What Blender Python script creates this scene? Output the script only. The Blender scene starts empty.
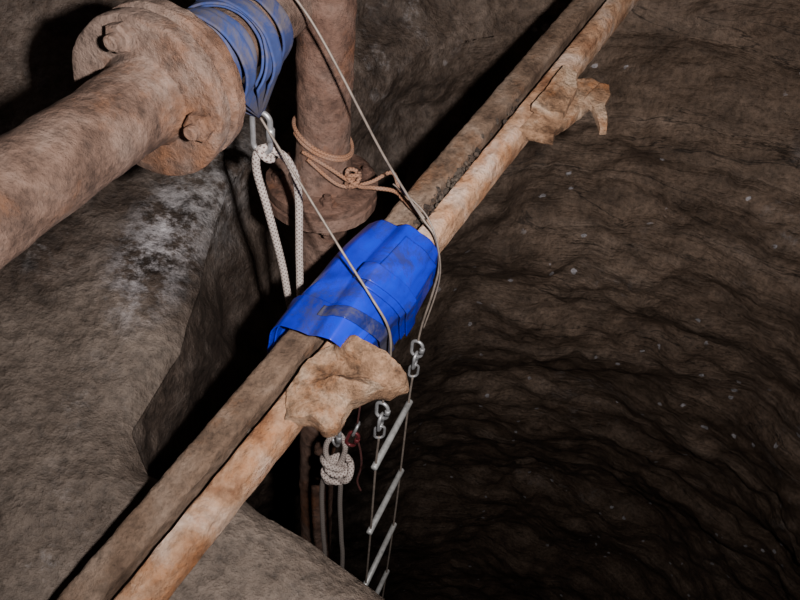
import bpy, math, random
import numpy as np
from mathutils import Vector, Matrix, noise
random.seed(3)
S = bpy.context.scene
V = Vector

# ------------------------------------------------------------------ materials
def newmat(name):
    m = bpy.data.materials.new(name); m.use_nodes = True
    nt = m.node_tree
    b = nt.nodes['Principled BSDF']
    return m, nt, b
def mapping(nt, co, sc=(1,1,1), rot=(0,0,0), loc=(0,0,0)):
    mp = nt.nodes.new('ShaderNodeMapping')
    mp.inputs['Scale'].default_value = sc; mp.inputs['Rotation'].default_value = rot; mp.inputs['Location'].default_value = loc
    nt.links.new(co, mp.inputs['Vector']); return mp.outputs[0]
def noise_n(nt, co, scale, detail=5, rough=.6, vec_scale=None, rot=None, dist=0.0):
    if vec_scale or rot: co = mapping(nt, co, vec_scale or (1,1,1), rot or (0,0,0))
    n = nt.nodes.new('ShaderNodeTexNoise')
    n.inputs['Scale'].default_value = scale; n.inputs['Detail'].default_value = detail
    n.inputs['Roughness'].default_value = rough; n.inputs['Distortion'].default_value = dist
    nt.links.new(co, n.inputs['Vector'])
    return n.outputs['Fac']
def ramp(nt, fac, stops):
    r = nt.nodes.new('ShaderNodeValToRGB')
    e = r.color_ramp.elements
    while len(e) < len(stops): e.new(.5)
    for i, (p, c) in enumerate(stops):
        e[i].position = p
        e[i].color = (c[0], c[1], c[2], 1) if not isinstance(c, (int, float)) else (c, c, c, 1)
    nt.links.new(fac, r.inputs[0]); return r.outputs[0]
def mix(nt, fac, a, b, mode='MIX'):
    m = nt.nodes.new('ShaderNodeMix'); m.data_type = 'RGBA'; m.blend_type = mode
    for s, v in ((m.inputs[0], fac), (m.inputs[6], a), (m.inputs[7], b)):
        if isinstance(v, (int, float)): s.default_value = v
        elif isinstance(v, tuple): s.default_value = (*v, 1)
        else: nt.links.new(v, s)
    return m.outputs[2]
def math_n(nt, op, a, b):
    m = nt.nodes.new('ShaderNodeMath'); m.operation = op
    for s, v in ((m.inputs[0], a), (m.inputs[1], b)):
        if isinstance(v, (int, float)): s.default_value = v
        else: nt.links.new(v, s)
    return m.outputs[0]
def maprange(nt, v, a, b, c=0.0, d=1.0):
    m = nt.nodes.new('ShaderNodeMapRange')
    for i, x in enumerate((a, b, c, d)): m.inputs[i+1].default_value = x
    nt.links.new(v, m.inputs[0]); return m.outputs[0]
def bump(nt, b, h, strength=.5, dist=.01, prev=None):
    n = nt.nodes.new('ShaderNodeBump'); n.inputs['Strength'].default_value = strength
    n.inputs['Distance'].default_value = dist
    nt.links.new(h, n.inputs['Height'])
    if prev: nt.links.new(prev, n.inputs['Normal'])
    nt.links.new(n.outputs[0], b.inputs['Normal']); return n.outputs[0]
def pos(nt):
    return nt.nodes.new('ShaderNodeNewGeometry').outputs['Position']

def rust_mat(name, dark, mid, light, orange, scale=10, rough=.80, bumpd=.0035, orange_amt=.5, contrast=1.0):
    """flaking rust: broad tone changes, orange blooms, scabs and pits"""
    m, nt, b = newmat(name); p = pos(nt)
    a = noise_n(nt, p, scale, 9, .62, dist=.3)
    col = ramp(nt, a, [(.35, dark), (.48, mid), (.62, light)])
    o = ramp(nt, noise_n(nt, mapping(nt, p, loc=(3,1,7)), scale*.8, 7, .7), [(.62-.2*orange_amt, 0), (.76-.2*orange_amt, .9)])
    col = mix(nt, o, col, orange)
    sc = noise_n(nt, mapping(nt, p, loc=(1,9,2)), scale*3.2, 8, .7)
    col = mix(nt, .7*contrast, col, ramp(nt, sc, [(.36, .28), (.50, 1.0)]), 'MULTIPLY')
    f = noise_n(nt, p, scale*10, 4, .7)
    col = mix(nt, .5*contrast, col, ramp(nt, f, [(.34, .4), (.54, 1.15)]), 'MULTIPLY')
    nt.links.new(col, b.inputs['Base Color'])
    b.inputs['Roughness'].default_value = rough
    b.inputs['Specular IOR Level'].default_value = .35
    n = bump(nt, b, f, .9, bumpd); bump(nt, b, sc, 1.0, bumpd*2.4, n)
    return m
M_PIPE = rust_mat('rusty_pipe', (.062,.034,.023), (.150,.092,.068), (.215,.150,.120), (.19,.085,.042), 8, orange_amt=.35, contrast=.9)
M_PIPE2 = rust_mat('rusty_pipe_dark', (.052,.024,.016), (.128,.070,.050), (.185,.118,.092), (.18,.070,.030), 8, orange_amt=.5, contrast=.9)
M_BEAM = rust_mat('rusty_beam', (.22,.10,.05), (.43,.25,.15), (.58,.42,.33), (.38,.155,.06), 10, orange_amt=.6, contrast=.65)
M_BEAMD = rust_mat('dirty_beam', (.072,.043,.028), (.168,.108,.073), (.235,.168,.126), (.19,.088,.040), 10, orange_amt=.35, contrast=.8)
M_LUG = rust_mat('rusty_lug', (.11,.055,.028), (.31,.18,.105), (.45,.315,.22), (.29,.12,.046), 14, orange_amt=.5)

def rock_mat():
    m, nt, b = newmat('shaft_rock'); g = nt.nodes.new('ShaderNodeNewGeometry'); p = g.outputs['Position']
    sep = nt.nodes.new('ShaderNodeSeparateXYZ'); nt.links.new(p, sep.inputs[0])
    big = noise_n(nt, p, 1.9, 5, .6, dist=.4); med = noise_n(nt, p, 8, 8, .70); fine = noise_n(nt, p, 55, 4, .7)
    strat = noise_n(nt, p, 1.0, 8, .66, (1.2, 1.2, 6.0), (.16, -.10, 0), dist=.7)
    brown = ramp(nt, big, [(.3, (.105,.064,.043)), (.5, (.205,.138,.097)), (.68, (.30,.212,.155))])
    brown = mix(nt, .45, brown, ramp(nt, strat, [(.34, (.040,.024,.016)), (.5, (.20,.138,.10)), (.66, (.34,.255,.20))]))
    brown = mix(nt, .6, brown, ramp(nt, med, [(.33, .25), (.6, 1.25)]), 'MULTIPLY')
    cr = noise_n(nt, p, 1.0, 6, .56, (.7, .7, 4.2), (.2, -.05, 0), dist=.9)
    crk = ramp(nt, cr, [(.493, 1), (.5, .10), (.506, 1)])
    brown = mix(nt, .85, brown, crk, 'MULTIPLY')
    grey = ramp(nt, med, [(.36, (.024,.016,.012)), (.5, (.078,.055,.042)), (.66, (.160,.125,.104))])
    grey = mix(nt, .6, grey, ramp(nt, big, [(.35, .45), (.6, 1.2)]), 'MULTIPLY')
    mud = mix(nt, .5, ramp(nt, big, [(.35, (.072,.051,.038)), (.62, (.172,.133,.106))]), ramp(nt, med, [(.34, (.068,.049,.037)), (.6, (.180,.142,.116))]))
    mrx = maprange(nt, sep.outputs[0], -.1, .6)
    # girder's shadow painted into the grey of the cliff below the ledge rim
    rim_shade = math_n(nt, 'MULTIPLY', maprange(nt, sep.outputs[2], -1.12, -1.28), maprange(nt, sep.outputs[1], 1.55, 1.25))
    grey = mix(nt, math_n(nt, 'MULTIPLY', rim_shade, .55), grey, (.030,.020,.015))
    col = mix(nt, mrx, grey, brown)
    s2 = nt.nodes.new('ShaderNodeSeparateXYZ'); nt.links.new(g.outputs['Normal'], s2.inputs[0])
    mud_m = math_n(nt, 'MULTIPLY', maprange(nt, s2.outputs[2], .2, .6), math_n(nt, 'SUBTRACT', 1.0, mrx))
    yy = math_n(nt, 'ADD', sep.outputs[1], math_n(nt, 'MULTIPLY', noise_n(nt, p, 5, 4, .6), .35))
    mud_m = math_n(nt, 'MULTIPLY', mud_m, maprange(nt, yy, 1.18, 1.08))
    col = mix(nt, mud_m, col, mud)
    wn = ramp(nt, noise_n(nt, p, 11, 9, .8), [(.54, 0), (.66, 1)])
    wsel = ramp(nt, noise_n(nt, p, 1.5, 3, .5), [(.55, 0), (.64, .45)])
    col = mix(nt, mix(nt, 1.0, wn, wsel, 'MULTIPLY'), col, (.42,.39,.39))
    def patch(c, rad, amt, sc=(1,1,1)):
        d = nt.nodes.new('ShaderNodeVectorMath'); d.operation = 'DISTANCE'
        d.inputs[1].default_value = tuple(c[i]*sc[i] for i in range(3))
        nt.links.new(mapping(nt, p, sc), d.inputs[0])
        r_ = maprange(nt, d.outputs['Value'], rad, rad*.2, 0, amt)
        return mix(nt, 1.0, ramp(nt, noise_n(nt, p, 18, 8, .8), [(.44, 0), (.58, 1)]), r_, 'MULTIPLY')
    col = mix(nt, patch((-.48,1.11,-1.03), .20, 1.0, (2.1,.8,1)), col, (.44,.41,.42))
    col = mix(nt, patch((-.34,1.32,-1.02), .24, .7), col, (.40,.38,.38))
    v = nt.nodes.new('ShaderNodeTexVoronoi'); v.inputs['Scale'].default_value = 10
    nt.links.new(p, v.inputs['Vector'])
    vd = math_n(nt, 'ADD', v.outputs['Distance'], math_n(nt, 'MULTIPLY', noise_n(nt, p, 50, 3, .7), .24))
    dots = ramp(nt, vd, [(.22, 1), (.25, 0)])
    dsel = ramp(nt, noise_n(nt, p, 2.2, 3, .5), [(.50, 0), (.54, .95)])
    dsel = math_n(nt, 'MULTIPLY', dsel, mrx)
    col = mix(nt, mix(nt, 1.0, dots, dsel, 'MULTIPLY'), col, (.60,.57,.60))
    col = mix(nt, 1.0, col, ramp(nt, fine, [(.3, .5), (.6, 1.15)]), 'MULTIPLY')
    nt.links.new(col, b.inputs['Base Color'])
    b.inputs['Roughness'].default_value = .6
    b.inputs['Specular IOR Level'].default_value = .4
    n = bump(nt, b, fine, .8, .007); n = bump(nt, b, med, .9, .028, n)
    s3 = mix(nt, mrx, (.5,.5,.5), strat)
    bump(nt, b, s3, .7, .06, n)
    return m
M_ROCK = rock_mat()

def cloth_mat(name, c, c2, rough=.5, dirt=(.12,.10,.09), dirtlo=.55, dirtamt=.8, w=.12):
    m, nt, b = newmat(name); p = pos(nt)
    a = noise_n(nt, p, 9, 5, .6)
    col = ramp(nt, a, [(.35, c2), (.58, c)])
    d = ramp(nt, noise_n(nt, p, 11, 8, .78, dist=.5), [(dirtlo, 0), (dirtlo+w, dirtamt)])
    col = mix(nt, d, col, dirt)
    nt.links.new(col, b.inputs['Base Color']); b.inputs['Roughness'].default_value = rough
    bump(nt, b, noise_n(nt, p, 90, 4, .6), .15, .0015)
    return m
M_TARP = cloth_mat('blue_pvc', (.004,.020,.58), (.003,.010,.28), .28, (.035,.04,.11), .49, .8)
M_TARP2 = cloth_mat('scuffed_blue_pvc', (.010,.018,.15), (.012,.015,.06), .36, (.075,.07,.08), .46)
M_SLING = cloth_mat('blue_webbing', (.034,.060,.205), (.018,.028,.10), .9, (.11,.095,.10), .45)

def rope_mat(name, base, fleck, scale=13, amt=.42):
    m, nt, b = newmat(name)
    uv = nt.nodes.new('ShaderNodeTexCoord').outputs['UV']
    out = None
    for sgn in (1, -1):
        w = nt.nodes.new('ShaderNodeTexWave'); w.inputs['Scale'].default_value = scale
        nt.links.new(mapping(nt, uv, rot=(0,0,sgn*.8)), w.inputs[0])
        out = w.outputs['Fac'] if out is None else mix(nt, 1.0, out, w.outputs['Fac'], 'MULTIPLY')
    f = ramp(nt, out, [(amt, 0), (amt+.1, 1)])
    col = mix(nt, f, base, fleck)
    col = mix(nt, ramp(nt, noise_n(nt, pos(nt), 40, 4, .6), [(.4, 0), (.75, .5)]), col, (.2,.16,.14))
    nt.links.new(col, b.inputs['Base Color']); b.inputs['Roughness'].default_value = .9
    bump(nt, b, out, .5, .002)
    return m
M_ROPE = rope_mat('kernmantle_rope', (.50,.43,.39), (.15,.095,.09), 14, .43)
M_ROPE2 = rope_mat('kernmantle_rope_dirty', (.22,.19,.17), (.09,.065,.06), 14, .43)
M_CORD = rope_mat('old_brown_cord', (.28,.135,.075), (.12,.055,.03), 20)
def plain(name, c, rough=.4, metal=0.0, nscale=60):
    m, nt, b = newmat(name)
    f = noise_n(nt, pos(nt), nscale, 5, .7)
    nt.links.new(ramp(nt, f, [(.3, tuple(x*.5 for x in c)), (.6, c)]), b.inputs['Base Color'])
    b.inputs['Roughness'].default_value = rough; b.inputs['Metallic'].default_value = metal
    bump(nt, b, f, .2, .001)
    return m
M_STEEL = plain('zinc_steel', (.46,.46,.47), .4, .6)
M_ALU = plain('aluminium', (.52,.52,.51), .42, .4)
M_WIRE = plain('steel_wire', (.27,.22,.185), .55, .3)
M_RED = plain('red_anodised', (.17,.03,.035), .4, .3)
M_REDC = plain('dark_red_cord', (.09,.025,.022), .8)
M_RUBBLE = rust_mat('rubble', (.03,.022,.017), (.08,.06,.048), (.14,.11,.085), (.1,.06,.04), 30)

# ------------------------------------------------------------------ mesh tools
def empty(name, loc=(0,0,0)):
    e = bpy.data.objects.new(name, None); e.location = loc; e.empty_display_size = .1
    S.collection.objects.link(e); return e
def mkobj(name, verts, faces, mat, parent=None, smooth=True, uvs=None, sharp=None):
    me = bpy.data.meshes.new(name)
    me.from_pydata([tuple(v) for v in verts], [], faces)
    mats = mat if isinstance(mat, list) else [mat]
    for m in mats: me.materials.append(m)
    if uvs is not None:
        l = me.uv_layers.new(name='UVMap')
        vi = np.empty(len(me.loops), dtype=np.int32); me.loops.foreach_get('vertex_index', vi)
        l.data.foreach_set('uv', np.asarray(uvs, dtype=np.float32)[vi].ravel())
    if smooth: me.polygons.foreach_set('use_smooth', [True]*len(me.polygons))
    if sharp: me.set_sharp_from_angle(angle=math.radians(sharp))
    o = bpy.data.objects.new(name, me); S.collection.objects.link(o)
    if parent:
        o.parent = parent; o.matrix_parent_inverse = Matrix.Translation(parent.location).inverted()
    return o
def fn(p, sc, oc=4, off=0.0):
    return noise.fractal(V((p[0]*sc+off, p[1]*sc+off*1.7, p[2]*sc-off)), .9, 2.1, oc)
def catmull(pts, n=10, closed=False):
    P = [V(p) for p in pts]; out = []
    N = len(P); rng = N if closed else N-1
    for i in range(rng):
        if closed: a, b, c, d = P[i-1], P[i], P[(i+1)%N], P[(i+2)%N]
        else: a, b, c, d = P[max(i-1,0)], P[i], P[i+1], P[min(i+2,N-1)]
        for k in range(n):
            t = k/n
            out.append(.5*((2*b)+(c-a)*t+(2*a-5*b+4*c-d)*t*t+(3*b-a-3*c+d)*t**3))
    if not closed: out.append(P[-1])
    return out
def sweep_data(pts, r, seg=10, closed=False):
    P = [V(p) for p in pts]; N = len(P)
    T = []
    for i in range(N):
        if closed: t = P[(i+1)%N]-P[i-1]
        else: t = P[min(i+1,N-1)]-P[max(i-1,0)]
        T.append(t.normalized())
    up = V((0,0,1)) if abs(T[0].z) < .9 else V((1,0,0))
    nrm = (up-T[0]*up.dot(T[0])).normalized()
    vs, fs, uv = [], [], []; L = 0
    for i in range(N):
        nrm = (nrm-T[i]*nrm.dot(T[i])).normalized(); bn = T[i].cross(nrm)
        if i: L += (P[i]-P[i-1]).length
        rr = r(i/(N-1)) if callable(r) else r
        for k in range(seg):
            a = 2*math.pi*k/seg
            vs.append(P[i]+(nrm*math.cos(a)+bn*math.sin(a))*rr)
            uv.append((L*4, abs(k/seg*2-1)*rr*math.pi*4))
    for i in range(N if closed else N-1):
        j = (i+1) % N
        for k in range(seg):
            fs.append((i*seg+k, i*seg+(k+1)%seg, j*seg+(k+1)%seg, j*seg+k))
    if not closed:
        fs.append(tuple(range(seg))[::-1]); fs.append(tuple(range((N-1)*seg, N*seg)))
    return vs, fs, uv
def tube(name, pts, r, mat, parent=None, seg=10, n=10, closed=False):
    vs, fs, uv = sweep_data(catmull(pts, n, closed) if n > 1 else pts, r, seg, closed)
    return mkobj(name, vs, fs, mat, parent, True, uv)
def merge(datas):
    vs, fs, uv = [], [], []
    for d in datas:
        o = len(vs); vs += d[0]; fs += [tuple(i+o for i in f) for f in d[1]]
        if len(d) > 2: uv += d[2]
    return vs, fs, (uv if uv else None)
def frame(axis):
    a = V(axis).normalized()
    s = a.cross(V((0,0,1)))
    s = s.normalized() if s.length > .05 else V((1,0,0))
    return a, s, s.cross(a)
def lathe(origin, axis, prof, seg=72, amp=.0015, nsc=25, step=.012):
    a, s, u = frame(axis); o = V(origin)
    pp = []
    for i in range(len(prof)-1):
        (h0, r0), (h1, r1) = prof[i], prof[i+1]
        k = max(1, int(math.hypot(h1-h0, r1-r0)/step))
        for j in range(k): pp.append((h0+(h1-h0)*j/k, r0+(r1-r0)*j/k))
    pp.append(prof[-1])
    vs, fs = [], []
    for h, r in pp:
        for k in range(seg):
            an = 2*math.pi*k/seg
            d = s*math.cos(an)+u*math.sin(an)
            p = o+a*h+d*r
            q = fn(p, nsc, 5); q2 = fn(p, nsc*3, 3, 5)
            if r > .001: p = p+d*(q*amp+q2*amp*.5)+a*(q2*amp*.4)
            vs.append(p)
    for i in range(len(pp)-1):
        for k in range(seg):
            fs.append((i*seg+k, i*seg+(k+1)%seg, (i+1)*seg+(k+1)%seg, (i+1)*seg+k))
    return vs, fs
def hexbolt(c, axis, r, h, rot=0, shank=True):
    a, s, u = frame(axis); c = V(c); vs, fs = [], []
    rings = [(0, r), (h*.8, r), (h, r*.82)]
    if shank: rings += [(h, r*.5), (h*1.6, r*.5), (h*1.7, r*.38)]
    n = 6*4
    for hh, rr in rings:
        for k in range(n):
            an = 2*math.pi*k/n
            loc = (an % (math.pi/3))-math.pi/6
            R = rr*(math.cos(math.pi/6)/math.cos(loc)) if rr > r*.6 else rr
            p = c+a*hh+(s*math.cos(an+rot)+u*math.sin(an+rot))*R
            vs.append(p+V((fn(p,80,3),fn(p,80,3,9),fn(p,80,3,4)))*.0004)
    for i in range(len(rings)-1):
        for k in range(n):
            fs.append((i*n+k, i*n+(k+1)%n, (i+1)*n+(k+1)%n, (i+1)*n+k))
    fs.append(tuple(range((len(rings)-1)*n, len(rings)*n)))
    return vs, fs

# ------------------------------------------------------------------ shaft rock
CX, CY = .75, 1.15
def tab(d):
    th = np.array([x[0] for x in d], float); v = np.array([x[1] for x in d], float)
    th = np.concatenate([th-360, th, th+360]); v = np.concatenate([v, v, v])
    return lambda t: float(np.interp(t, th, v))
Rup = tab([(0,1.25),(60,1.2),(120,1.2),(158,1.24),(170,1.32),(180,1.50),(190,1.70),(203,2.1),(220,2.8),(250,2.8),(280,2.5),(300,1.8),(325,1.4)])
Rlow = tab([(0,1.2),(60,1.18),(120,1.18),(165,1.17),(185,1.14),(193,1.16),(200,1.24),(204,1.22),(207.5,1.085),(212,1.03),(219,.965),(228,.91),(260,1.0),(300,1.12),(330,1.2)])
def build_shaft():
    NT = 800
    rows = []
    for i in range(14): rows.append(('D', i/14))
    for i in range(110): rows.append(('A', i/110))
    for i in range(90): rows.append(('B', i/90))
    for i in range(280): rows.append(('C', (i/279)))
    ZT = 1.1; vs = []
    SL = .085; RIM = .035
    for kind, s in rows:
        for k in range(NT):
            th = k/NT*360
            ru, rl = Rup(th), Rlow(th)
            zr = -1.0-SL*(ru-rl)-RIM
            if kind == 'D': r = ru*s; z = ZT+.5*(1-s*s)
            elif kind == 'A': r = ru; z = ZT+(-1.0-ZT)*s
            elif kind == 'B':
                s_ = 1-(1-s)**1.6
                r = ru+(rl-ru)*s_; z = -1.0-SL*(ru-r)-RIM*math.exp(-(r-rl)/.03)*s_
            else:
                z = zr-(s**1.35)*7.5
                dz = min(1, max(0, (zr-z)/1.6)); dz = dz*dz*(3-2*dz)
                r = rl*(1-dz)+1.19*dz
                if z < -1.9: r += .22*(min(2.6, -z-1.9)**1.3)      # shaft made to bell out below, to darken the lower walls
            t = math.radians(th)
            x, y = CX+r*math.cos(t), CY+r*math.sin(t)
            p = V((x, y, z))
            rad = V((math.cos(t), math.sin(t), 0))
            if kind == 'B': nd_ = V((0,0,-1)); amp = .012
            elif kind == 'D': nd_ = V((0,0,1)); amp = .10
            else: nd_ = rad; amp = .12
            if kind == 'C': amp = .03+.09*min(1, (zr-z)/.35)
            if kind == 'A' and 175 < th < 300: amp = .04
            ww = 1.0 if (th < 170 or th > 310) else .45
            d = fn(p, 1.6, 4, 3.1)*amp
            if kind in 'AC':
                wz = .14*fn(p, 1.1, 4, 8)
                zz = z+.20*x-.14*y+wz
                st = noise.fractal(V((x*.85, y*.85, zz*3.2)), .85, 2.0, 5)
                st = st-1.1*max(0, .14-abs(st))
                md_ = .15+1.4*max(0, min(1, .45+1.3*fn(p, 1.2, 2, 11)))
                d += st*.036*ww*md_
            d += fn(p, 7, 5, 1.0)*(.012 if kind != 'B' else .009)
            d += fn(p, 24, 3, 6.0)*(.0032 if kind != 'D' else 0)
            vs.append(p+nd_*d)
    fs = []
    R = len(rows)
    for i in range(R-1):
        for k in range(NT):
            k2 = (k+1) % NT
            fs.append((i*NT+k, i*NT+k2, (i+1)*NT+k2, (i+1)*NT+k))
    fs.append(tuple(range((R-1)*NT, R*NT)))
    return mkobj('wall_mine_shaft', vs, fs, M_ROCK)
build_shaft()

# ------------------------------------------------------------------ steel girder
P1 = V((-.323,.408,-1.008)); P2 = V((.365,1.703,-.697))
BD = P2-P1; BL = BD.length; BA = BD/BL
BR = V((.883,-.469,0)).normalized()
BU = BR.cross(BA).normalized()
def bp(t, u, v=0.0): return P1+BD*t+BR*u+BU*v
beam = empty('steel_girder', bp(.4, 0, -.03))
def extrude_prof(prof, t0, t1, amp, step=.006, wob=0.0):
    pr = []
    n = len(prof)
    for i in range(n):
        a, b = prof[i], prof[(i+1) % n]
        k = max(1, int(math.dist(a, b)/.004))
        for j in range(k): pr.append((a[0]+(b[0]-a[0])*j/k, a[1]+(b[1]-a[1])*j/k))
    N = int((t1-t0)*BL/step); m = len(pr); vs, fs = [], []
    for i in range(N+1):
        t = t0+(t1-t0)*i/N
        for (u, v) in pr:
            p = bp(t, u, v)
            d1 = fn(p, 34, 5)*amp; d2 = fn(p, 34, 5, 7)*amp; lo = fn(p, 5, 3, 2)*wob
            vs.append(p+BR*(d1+lo)+BU*(d2+fn(p,90,3)*amp*.4))
    for i in range(N):
        for k in range(m):
            fs.append((i*m+k, i*m+(k+1)%m, (i+1)*m+(k+1)%m, (i+1)*m+k))
    fs.append(tuple(range(m))); fs.append(tuple(range(N*m, (N+1)*m))[::-1])
    return vs, fs
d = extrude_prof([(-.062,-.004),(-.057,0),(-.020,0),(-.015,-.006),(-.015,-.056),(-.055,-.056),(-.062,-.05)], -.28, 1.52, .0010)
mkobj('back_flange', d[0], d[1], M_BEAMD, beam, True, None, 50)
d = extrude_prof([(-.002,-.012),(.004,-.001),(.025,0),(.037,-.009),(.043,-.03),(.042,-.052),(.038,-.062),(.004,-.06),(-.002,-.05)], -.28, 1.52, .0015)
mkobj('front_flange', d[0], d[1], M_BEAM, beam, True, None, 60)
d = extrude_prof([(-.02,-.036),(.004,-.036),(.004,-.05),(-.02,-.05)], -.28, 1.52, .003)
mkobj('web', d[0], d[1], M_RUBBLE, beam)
def lug(name, outline, v0, th, amp, tilt=0.0, mat=M_LUG, bend=None):
    n = 140; P = [V((a*BL, b, 0)) for a, b in outline]
    per = []
    L = [(P[(i+1)%len(P)]-P[i]).length for i in range(len(P))]; tot = sum(L)
    for k in range(n):
        s = tot*k/n; i = 0
        while s > L[i]: s -= L[i]; i += 1
        per.append(P[i].lerp(P[(i+1)%len(P)], s/L[i]))
    c = sum(per, V())/n
    vs, fs = [], []; rings = []
    for side in (1, -1):
        for f in ([.02,.1,.2,.3,.4,.5,.6,.7,.78,.86,.92,.96,.985] if side == 1 else [1.0,.97,.8,.5,.02]):
            q = th/2*side*(1 if f < .97 else (.85 if f < .99 else .5 if f == 1.0 else .85))
            ring = []
            for k in range(n):
                a = c.lerp(per[k], f)
                u = a.y; vv = v0+q+tilt*(u-.04)
                if bend and side == 1: vv += bend(a.x/BL, u)
                elif bend: vv += bend(a.x/BL, u)*.3
                p = bp(a.x/BL, u, vv)
                o = V((fn(p,35,5),fn(p,35,5,6),fn(p,28,5,3)*1.5))*amp
                ring.append(len(vs)); vs.append(p+o)
            rings.append(ring)
    for i in range(len(rings)-1):
        for k in range(n):
            fs.append((rings[i][k], rings[i][(k+1)%n], rings[i+1][(k+1)%n], rings[i+1][k]))
    fs.append(tuple(rings[0])[::-1]); fs.append(tuple(rings[-1]))
    return mkobj(name, vs, fs, mat, beam, True, None, 45)
def nb(t, u):
    e = .026*max(0, 1-abs(t-.268-.25*(u-.05))/.016)*min(1, max(0,(u-.03)/.03))
    e += .034*min(1, max(0, (t-.298)/.006))*min(1, max(0, (u-.02)/.03))*max(0, 1-(u-.05)/.11)
    e -= .012*min(1, max(0, (u-.07)/.03))*min(1, max(0, (.262-t)/.01))
    e -= .010*min(1, max(0, (u-.10)/.05))
    return e
lug('broken_lug_near', [(.215,.03),(.230,.060),(.229,.088),(.236,.102),(.252,.097),(.268,.098),(.286,.116),(.300,.138),(.316,.149),(.325,.143),(.328,.105),(.324,.07),(.316,.02),(.285,-.002),(.24,.005)],
    -.016, .040, .0036, -.03, M_LUG, nb)
lug('broken_bracket_plate', [(.695,.03),(.705,.066),(.713,.094),(.726,.088),(.745,.096),(.772,.104),(.800,.112),(.832,.128),(.842,.112),(.842,.085),(.826,.055),(.80,.035)],
    -.018, .026, .0022, -.10)
lug('broken_bracket_hook', [(.795,.098),(.790,.120),(.775,.140),(.757,.160),(.763,.171),(.782,.158),(.802,.138),(.822,.136),(.840,.122),(.835,.104)],
    -.006, .018, .0012, -.12)
lug('broken_bracket_rib', [(.73,.03),(.735,.070),(.745,.088),(.762,.086),(.80,.078),(.825,.06),(.82,.03)],
    .006, .024, .0024, -.25)
rb = []
for i in range(260):
    t = random.choice([random.uniform(.50,.64), random.uniform(.50,.75), random.uniform(-.1,1.3), random.uniform(.50,.60)])
    if .285 < t < .49: continue
    r = random.uniform(.002, .0065); c = bp(t, random.uniform(-.020,.006), -.034+random.uniform(0,.03)*(1 if .49<t<.75 else .2))
    vs, fs = [], []
    for a in range(5):
        for b in range(7):
            e = math.pi*(a+.01)/4.02; f = 2*math.pi*b/7
            dd = V((math.sin(e)*math.cos(f), math.sin(e)*math.sin(f), math.cos(e)))
            vs.append(c+dd*r*(1+.5*noise.noise(c*300+dd*1.3)))
    for a in range(4):
        for b in range(7): fs.append((a*7+b, a*7+(b+1)%7, (a+1)*7+(b+1)%7, (a+1)*7+b))
    rb.append((vs, fs))
g = merge(rb); mkobj('groove_rubble', g[0], g[1], M_RUBBLE, beam, False)

# ------------------------------------------------------------------ blue rope protector
BASE = catmull([(a, b, 0) for a, b in [(-.076,-.060),(-.074,-.03),(-.067,.000),(-.046,.014),(-.01,.021),(.018,.018),(.036,.007),(.043,-.014),(.046,-.045),(.044,-.090)]], 14)
def ridge(q, c, w): return max(0, 1-abs(q-c)/w)
def tarp_sheet(name, tl, tr, q0, q1, off, mat, parent, nt=110, nq=120, droop=1.0, ph=0.0):
    vs, fs = [], []
    for i in range(nt+1):
        s = i/nt
        for j in range(nq+1):
            q = q0+(q1-q0)*j/nq
            k = q*(len(BASE)-1); k0 = min(int(k), len(BASE)-2); c = BASE[k0].lerp(BASE[k0+1], k-k0)
            c2 = BASE[min(k0+1,len(BASE)-1)]-BASE[max(k0-1,0)]
            nrm = V((-c2.y, c2.x, 0)).normalized()
            t = (tl[0]+(tl[1]-tl[0])*s)*(1-q)+(tr[0]+(tr[1]-tr[0])*s)*q
            t += .003*math.sin(q*9+1+ph)*(1-abs(2*s-1))
            T = (t-.29)/.2
            Tc = min(1, max(0, T))
            bulge = .012*math.sin(math.pi*min(1,Tc*1.05))*math.sin(math.pi*q)
            pin = 1-.10*max(0, (Tc-.5)/.5)**1.5
            p = bp(t, c.x*pin, c.y)
            f = 0
            f += .0055*ridge(q, .30+.05*Tc, .07)
            f += .0090*ridge(q, .56-.08*Tc, .09)
            f -= .0050*ridge(q, .44-.02*Tc, .05)
            f += .0060*ridge(q, .76+.05*Tc, .07)
            f -= .0045*ridge(q, .66, .04)*(1-Tc)
            dg = q-.9*(Tc-.3)
            f += .0032*ridge(dg, .30, .06)
            f += .004*fn(p, 8, 2, 2+ph)
            hang = 0
            if q > .72: hang = -(q-.72)/.28*.03*math.sin(math.pi*min(1,Tc*1.05))*droop
            p = p+(BR*nrm.x+BU*nrm.y)*(off+bulge+f+.006)+BU*hang
            vs.append(p)
    m = nq+1
    for i in range(nt):
        for j in range(nq): fs.append((i*m+j, i*m+j+1, (i+1)*m+j+1, (i+1)*m+j))
    o = mkobj(name, vs, fs, mat, parent)
    md = o.modifiers.new('thickness', 'SOLIDIFY'); md.thickness = .0022; md.offset = 1
    return o
tarp = empty('rope_protector_tarp', bp(.39, 0, .02))
tarp_sheet('wrap_sheet', (.285,.452), (.338,.490), 0, 1, 0, M_TARP, tarp)
tarp_sheet('overlap_flap', (.281,.325), (.318,.358), .0, .70, .0055, M_TARP, tarp, 50, 90)
tarp_sheet('strap_wide', (.292,.300), (.358,.378), .42, .97, .0085, M_TARP2, tarp, 18, 90)
tarp_sheet('side_panel', (.345,.435), (.392,.470), .52, .98, .0055, M_TARP, tarp, 50, 50)
tarp_sheet('inner_panel', (.352,.376), (.400,.42), .46, .99, .0100, M_TARP, tarp, 30, 70)

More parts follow.
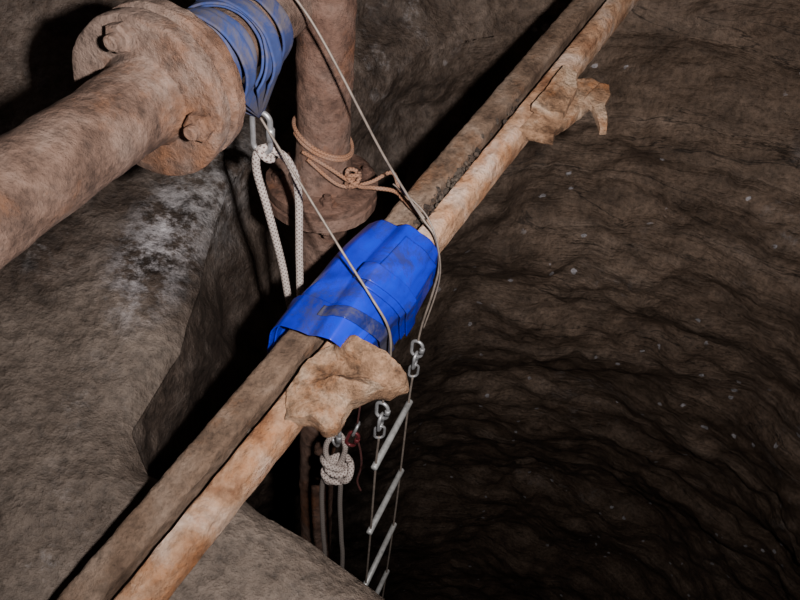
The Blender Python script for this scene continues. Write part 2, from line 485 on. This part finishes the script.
# ------------------------------------------------------------------ horizontal flanged pipe
HP = V((-.320,.825,-.511)); HA = V((.078,.266,-.016)).normalized()
hpipe = empty('flanged_pipe', HP)
fr, pr = .102, .049
prof = [(-1.05,pr),(-.115,pr),(-.075,pr+.001),(-.055,pr+.002),(-.044,pr+.004),(-.036,pr+.007),(-.0335,pr+.009),(-.033,fr-.004),(-.031,fr-.001),(-.028,fr),(-.010,fr),(-.006,fr-.003),(-.004,fr-.016),
        (.003,fr-.016),(.005,fr-.004),(.009,fr),(.025,fr),(.029,fr-.003),(.0305,pr+.014),(.045,pr+.010),(.065,pr+.002),(.10,pr-.002),(.385,pr-.002),(.386,.001)]
d = lathe(HP, HA, prof, 120, .0016, 22, .008)
mkobj('pipe_body', d[0], d[1], M_PIPE, hpipe, True, None, 35)
a_, s_, u_ = frame(HA)
bl = []
for k, deg in enumerate((-6, 102, 226)):
    an = math.radians(deg)
    c = HP+(s_*math.cos(an)+u_*math.sin(an))*.078
    bl.append(hexbolt(c-HA*.032, -HA, .0180, .017, k*.7)); bl.append(hexbolt(c+HA*.029, HA, .0165, .015, k*.4))
g = merge(bl); mkobj('flange_bolts', g[0], g[1], M_PIPE, hpipe, True, None, 30)

# ------------------------------------------------------------------ vertical pipe
VX, VY = -.170, 1.170
vpipe = empty('flanged_pipe.001', (VX, VY, -.885))
prof = [(-5.5,.047),(-.16,.047),(-.12,.049),(-.075,.056),(-.052,.064),(-.0515,.098),(-.048,.103),(-.030,.103),(-.027,.097),(-.024,.096),(-.021,.103),(-.003,.104),(0,.100),(.001,.062),(.02,.056),(.05,.050),(.10,.048),(.45,.048),(1.0,.048),(1.9,.048)]
d = lathe((VX,VY,-.868), (0,0,1), prof, 72, .0026, 22, .012)
mkobj('pipe_body', d[0], d[1], M_PIPE2, vpipe, True, None, 40)
bl = []
for k in range(4):
    an = math.radians(15+90*k)
    c = V((VX+math.cos(an)*.08, VY+math.sin(an)*.08, -.868))
    bl.append(hexbolt(c, (0,0,1), .013, .012, k)); bl.append(hexbolt(c-V((0,0,.052)), (0,0,-1), .013, .014, k))
g = merge(bl); mkobj('flange_bolts', g[0], g[1], M_PIPE2, vpipe, True, None, 35)

# ------------------------------------------------------------------ webbing sling
def ribbon(pts, wdirs, widths, th=.0030):
    vs, fs = [], []; n = len(pts)
    for i in range(n):
        T = (pts[min(i+1,n-1)]-pts[max(i-1,0)]).normalized()
        w = wdirs[i]; w = (w-T*w.dot(T)).normalized(); nn = T.cross(w)
        W = widths[i]/2
        for (a, b) in ((-1,-.6),(-.9,-1.3),(-.6,-.8),(0,-.8),(.6,-.8),(.9,-1.3),(1,-.6),(1,.6),(.9,1.3),(.6,.8),(0,.8),(-.6,.8),(-.9,1.3),(-1,.6)):
            vs.append(pts[i]+w*W*a+nn*th/2*b)
    for i in range(n-1):
        for k in range(14): fs.append((i*14+k, i*14+(k+1)%14, (i+1)*14+(k+1)%14, (i+1)*14+k))
    fs.append(tuple(range(14))[::-1]); fs.append(tuple(range((n-1)*14, n*14)))
    return vs, fs
SM = V((-.246,1.012,-.648))
sling = empty('webbing_sling', SM)
def sling_loop(name, h, R, tilt, bulge=0.0, w=.034):
    c = HP+HA*h
    pts, wd, wi = [], [], []
    bot = SM
    for k in range(41):
        ph = math.radians(-32+244*k/40)
        Rr = R+bulge*max(0, math.cos(ph+.3))
        p = c+(s_*math.cos(ph)+u_*math.sin(ph))*Rr+HA*tilt*math.sin(ph+.7)
        p += (s_*math.cos(ph)+u_*math.sin(ph))*.0022*fn(p,24,2)
        pts.append(p); wd.append(HA+u_*.0); wi.append(w)
    def leg(a, b):
        return [a.lerp(b, k/12) for k in range(1,13)]
    L1 = leg(pts[0], bot+s_*.004); L2 = leg(pts[-1], bot-s_*.004)
    allp = L2[::-1]+pts[::-1]+L1
    W2 = [w*(1-.55*(k/12)) for k in range(1,13)]
    allw = W2[::-1]+wi+W2
    d = ribbon(allp, [HA+s_*.15*math.sin(i*.2) for i in range(len(allp))], allw)
    mkobj(name, d[0], d[1], M_SLING, sling)
sling_loop('loop_1', .095, .0525, .008, 0, .028)
sling_loop('loop_2', .122, .0545, -.006, .004, .028)
sling_loop('loop_3', .150, .0560, .010, .006, .028)
sling_loop('loop_4', .178, .0550, -.006, .006, .028)
sling_loop('loop_5', .138, .0610, .018, .010, .024)
sling_loop('loop_6', .108, .0600, -.012, .008, .024)
sling_loop('loop_7', .168, .0640, -.014, .012, .024)
sling_loop('loop_8', .205, .0570, .006, .008, .028)

# ------------------------------------------------------------------ links
def link_pts(c, axis, side, L, W, n=28):
    a = V(axis).normalized(); s = V(side); s = (s-a*s.dot(a)).normalized(); c = V(c)
    out = []; h = (L-W)/2
    for k in range(n):
        an = 2*math.pi*k/n
        x, y = math.cos(an)*W/2, math.sin(an)*W/2+(h if math.sin(an) > 0 else -h)
        out.append(c+s*x+a*y)
    return out
def link(name, c, axis, side, L, W, r, mat, parent, nut=True):
    ds = [sweep_data(link_pts(c, axis, side, L, W), r, 10, True)]
    if nut:
        a = V(axis).normalized(); s = V(side); s = (s-a*s.dot(a)).normalized()
        b = V(c)+s*W/2
        ds.append(sweep_data([b-a*L*.16, b-a*L*.155, b+a*L*.155, b+a*L*.16], lambda t: r*1.55 if .1<t<.9 else r*1.2, 6))
    g = merge(ds); return mkobj(name, g[0], g[1], mat, parent)
car = empty('carabiner', V((-.243,1.012,-.678)))
link('body', (-.243,1.012,-.680), (.02,0,1), (1,-.25,0), .072, .030, .0046, M_STEEL, car)

# ------------------------------------------------------------------ kernmantle rope
rope = empty('kernmantle_rope', (-.10,.95,-1.33))
tube('hanging_bight', [(-.105,.952,-1.335),(-.118,.955,-1.28),(-.155,.97,-1.19),(-.196,.99,-1.05),(-.214,1.000,-.94),(-.238,1.006,-.82),(-.252,1.008,-.755),
    (-.252,1.010,-.722),(-.242,1.013,-.710),(-.226,1.016,-.712),(-.202,1.018,-.735),(-.187,1.014,-.79),(-.184,1.004,-.93),(-.176,.99,-1.05),(-.138,.97,-1.19),(-.103,.955,-1.28),(-.098,.950,-1.335)],
    .0068, M_ROPE, rope, 14, 12)
tube('bight_bottom', [(-.105,.952,-1.334),(-.104,.951,-1.348),(-.100,.950,-1.350),(-.098,.950,-1.334)], .0062, M_ROPE, rope, 12, 8)
tube('top_hitch', [(-.246,1.006,-.712),(-.236,1.004,-.722),(-.228,1.012,-.728),(-.236,1.020,-.722),(-.250,1.016,-.716)], .0056, M_ROPE, rope, 10, 8, True)
KC = V((-.094,.950,-1.492))
tube('knot_loop', [KC+V(p) for p in [(-.008,0,.02),(-.024,0,.05),(-.024,0,.095),(-.008,.002,.127),(.006,.002,.125),(.016,0,.09),(.012,0,.05),(.004,0,.015)]], .0060, M_ROPE, rope, 12, 10)
def knotp(sc, sx=1, sy=1, sz=1, rot=0, c=KC):
    out = []
    for k in range(60):
        t = 2*math.pi*k/60
        p = V(((math.sin(t)+2*math.sin(2*t))*sx, (-math.sin(3*t))*sy*1.4, (math.cos(t)-2*math.cos(2*t))*sz))*sc
        p.rotate(Matrix.Rotation(rot, 3, 'Z')); out.append(c+p)
    return out
tube('knot_body', knotp(.0125, 1.05, 1, 1.2, -.3), .0072, M_ROPE, rope, 12, 3, True)
tube('knot_wraps', [KC+V((math.cos(k*.7)*.026+.004*math.sin(k*.4), math.sin(k*.7)*.019-.002, .034-k*.0032+.006*math.sin(k*.7+1))) for k in range(21)], .0066, M_ROPE, rope, 12, 6)
tube('tail_long', [KC+V(p) for p in [(-.012,0,-.01),(-.028,0,-.04),(-.032,.003,-.12),(-.026,.0,-.28),(-.018,0,-.46),(-.02,0,-.9),(-.015,0,-1.6)]], .0058, M_ROPE2, rope, 12, 10)
tube('tail_return', [KC+V(p) for p in [(.004,0,-.01),(.010,0,-.05),(.012,0,-.15),(.020,0,-.3),(.028,0,-.5),(.02,0,-1.2),(.02,0,-2.6)]], .0058, M_ROPE2, rope, 12, 10)
car1 = empty('carabiner.001', (-.10,.95,-1.36))
link('body', (-.100,.951,-1.362), (.05,0,1), (.6,-.8,0), .062, .028, .0044, M_STEEL, car1)
car2 = empty('carabiner.002', (-.062,.945,-1.34))
link('body', (-.064,.945,-1.362), (.25,0,1), (1,-.2,0), .046, .020, .0038, M_RED, car2)
link('steel_ring', (-.058,.945,-1.325), (.25,0,1), (.2,1,0), .034, .020, .0032, M_STEEL, car2)
tube('cord_to_beam', [(-.056,.945,-1.312),(-.052,.946,-1.20),(-.05,.947,-1.05),(-.048,.948,-.925)], .002, M_REDC, car2, 8, 6)
tube('cord_tail', [(-.058,.945,-1.342),(-.045,.944,-1.40),(-.040,.944,-1.46),(-.046,.945,-1.52),(-.036,.945,-1.56)], .0024, M_REDC, car2, 8, 8)

# ------------------------------------------------------------------ wire caving ladder
LL = V((-.008,.848,0)); LR = V((.044,1.005,0))
ladder = empty('wire_caving_ladder', (.02,.92,-1.2))
rd = (LR-LL).normalized()
zr = [-1.300-.257*k for k in range(22)]
def sway(z):
    k = -(z+1.3); return V((.010*k+.004*math.sin(k*3), 0, 0))
rung_d = []
for i, z in enumerate(zr):
    tl = .004*math.sin(i*2.1)
    a = LL+V((0,0,z+tl))+sway(z)-rd*.010; b = LR+V((0,0,z-tl))+sway(z)+rd*.010
    P = [a, a+(b-a)*.01, b-(b-a)*.01, b]
    rung_d.append(sweep_data(P, lambda t: .0068 if .1 < t < .9 else .0056, 14))
g = merge(rung_d); mkobj('rungs', g[0], g[1], M_ALU, ladder)
for nm, B, z0 in (('wire_left', LL, -1.205), ('wire_right', LR, -1.205)):
    tube(nm, [B+V((0,0,z0))]+[B+V((0,0,z))+sway(z) for z in zr], .0023, M_WIRE, ladder, 8, 4)
for tag, B in (('left', LL), ('right', LR)):
    link('eye_'+tag, B+V((0,0,-1.19)), (0,0,1), (1,.2,0), .036, .018, .0026, M_STEEL, ladder, False)
    link('maillon_low_'+tag, B+V((0,0,-1.158)), (0,0,1), (.3,1,0), .040, .020, .0032, M_STEEL, ladder)
    link('maillon_up_'+tag, B+V((0,0,-1.124)), (0,0,1), (1,-.4,0), .042, .022, .0034, M_STEEL, ladder)

# ------------------------------------------------------------------ steel tether wires
w1 = empty('steel_cable', (.05,1.0,-.9))
tube('strand', [(-.262,1.02,-.455),(-.215,1.055,-.470),(-.185,1.06,-.50),(-.14,1.05,-.565),(-.06,1.035,-.70),(-.005,1.030,-.785),(.022,1.026,-.822),(.046,1.014,-.848),(.060,1.004,-.90),(.057,1.001,-.96),(.047,1.004,-1.05),(.044,1.005,-1.102)], .0021, M_WIRE, w1, 8, 12)
tube('loose_turn', [(.024,1.026,-.820),(-.005,1.05,-.80),(-.035,1.07,-.79),(.0,1.04,-.795),(.030,1.028,-.820),(.052,1.006,-.858),(.064,.996,-.93),(.050,1.0,-1.06)], .0015, M_WIRE, w1, 8, 12)
w2 = empty('steel_cable.001', (-.02,.85,-.95))
tube('strand', [(-.243,1.012,-.655),(-.236,1.008,-.664),(-.18,.965,-.722),(-.10,.898,-.798),(-.045,.853,-.848),(-.012,.832,-.893),(-.004,.834,-.97),(-.008,.844,-1.05),(-.008,.848,-1.102)], .0021, M_WIRE, w2, 8, 12)

# ------------------------------------------------------------------ old brown cord round the vertical pipe
cord = empty('old_cord', (VX, VY, -.83))
def ring(z, r, ph, tilt):
    return [(VX+math.cos(ph+k*.5)*r, VY+math.sin(ph+k*.5)*r, z+tilt*math.cos(ph+k*.5)+k*.0006) for k in range(14)]
tube('turn_1', ring(-.778, .0520, 2.6, -.026), .0036, M_CORD, cord, 8, 6)
tube('turn_2', ring(-.784, .0525, 3.6, -.024), .0034, M_CORD, cord, 8, 6)
tube('tail_to_beam', [(VX-.03,VY-.045,-.785),(VX+.02,VY-.056,-.805),(VX+.07,VY-.06,-.832),(VX+.10,VY-.07,-.825),(-.03,1.10,-.828),(.0,1.07,-.835),(.02,1.06,-.84)], .0038, M_CORD, cord, 8, 8)
tube('tail_2', [(VX-.02,VY-.052,-.795),(VX+.04,VY-.062,-.835),(VX+.09,VY-.05,-.830),(-.04,1.13,-.81),(-.02,1.09,-.83),(.012,1.075,-.835)], .0036, M_CORD, cord, 8, 8)
tube('cord_knot', [(VX+.062+.012*math.cos(k*1.3), VY-.055+.010*math.sin(k*1.3), -.822+.014*math.sin(k*.9)) for k in range(16)], .0038, M_CORD, cord, 8, 5)

# ------------------------------------------------------------------ camera and flash
cam = bpy.data.cameras.new('camera'); co = bpy.data.objects.new('camera', cam); S.collection.objects.link(co)
X = V((.9927,.0854,.086)).normalized(); Zc = V((0,-.7097,.7045)); Yc = Zc.cross(X).normalized(); Zc = X.cross(Yc).normalized()
M = Matrix((X, Yc, Zc)).transposed().to_4x4(); co.matrix_world = M
cam.lens = 35; cam.sensor_width = 36; cam.clip_start = .01
S.camera = co
l = bpy.data.lights.new('flash_lamp', 'AREA'); l.shape = 'RECTANGLE'; l.size = .05; l.size_y = .03; l.energy = 19.5; l.color = (1,.95,.925)
l.spread = math.radians(120)
lo = bpy.data.objects.new('flash_lamp', l); S.collection.objects.link(lo)
M2 = M @ Matrix.Rotation(math.radians(8), 4, 'X'); M2.translation = X*.18+Yc*.01; lo.matrix_world = M2
w = bpy.data.worlds.new('world'); S.world = w; w.use_nodes = True
w.node_tree.nodes['Background'].inputs[0].default_value = (.02,.02,.025,1)
w.node_tree.nodes['Background'].inputs[1].default_value = .3
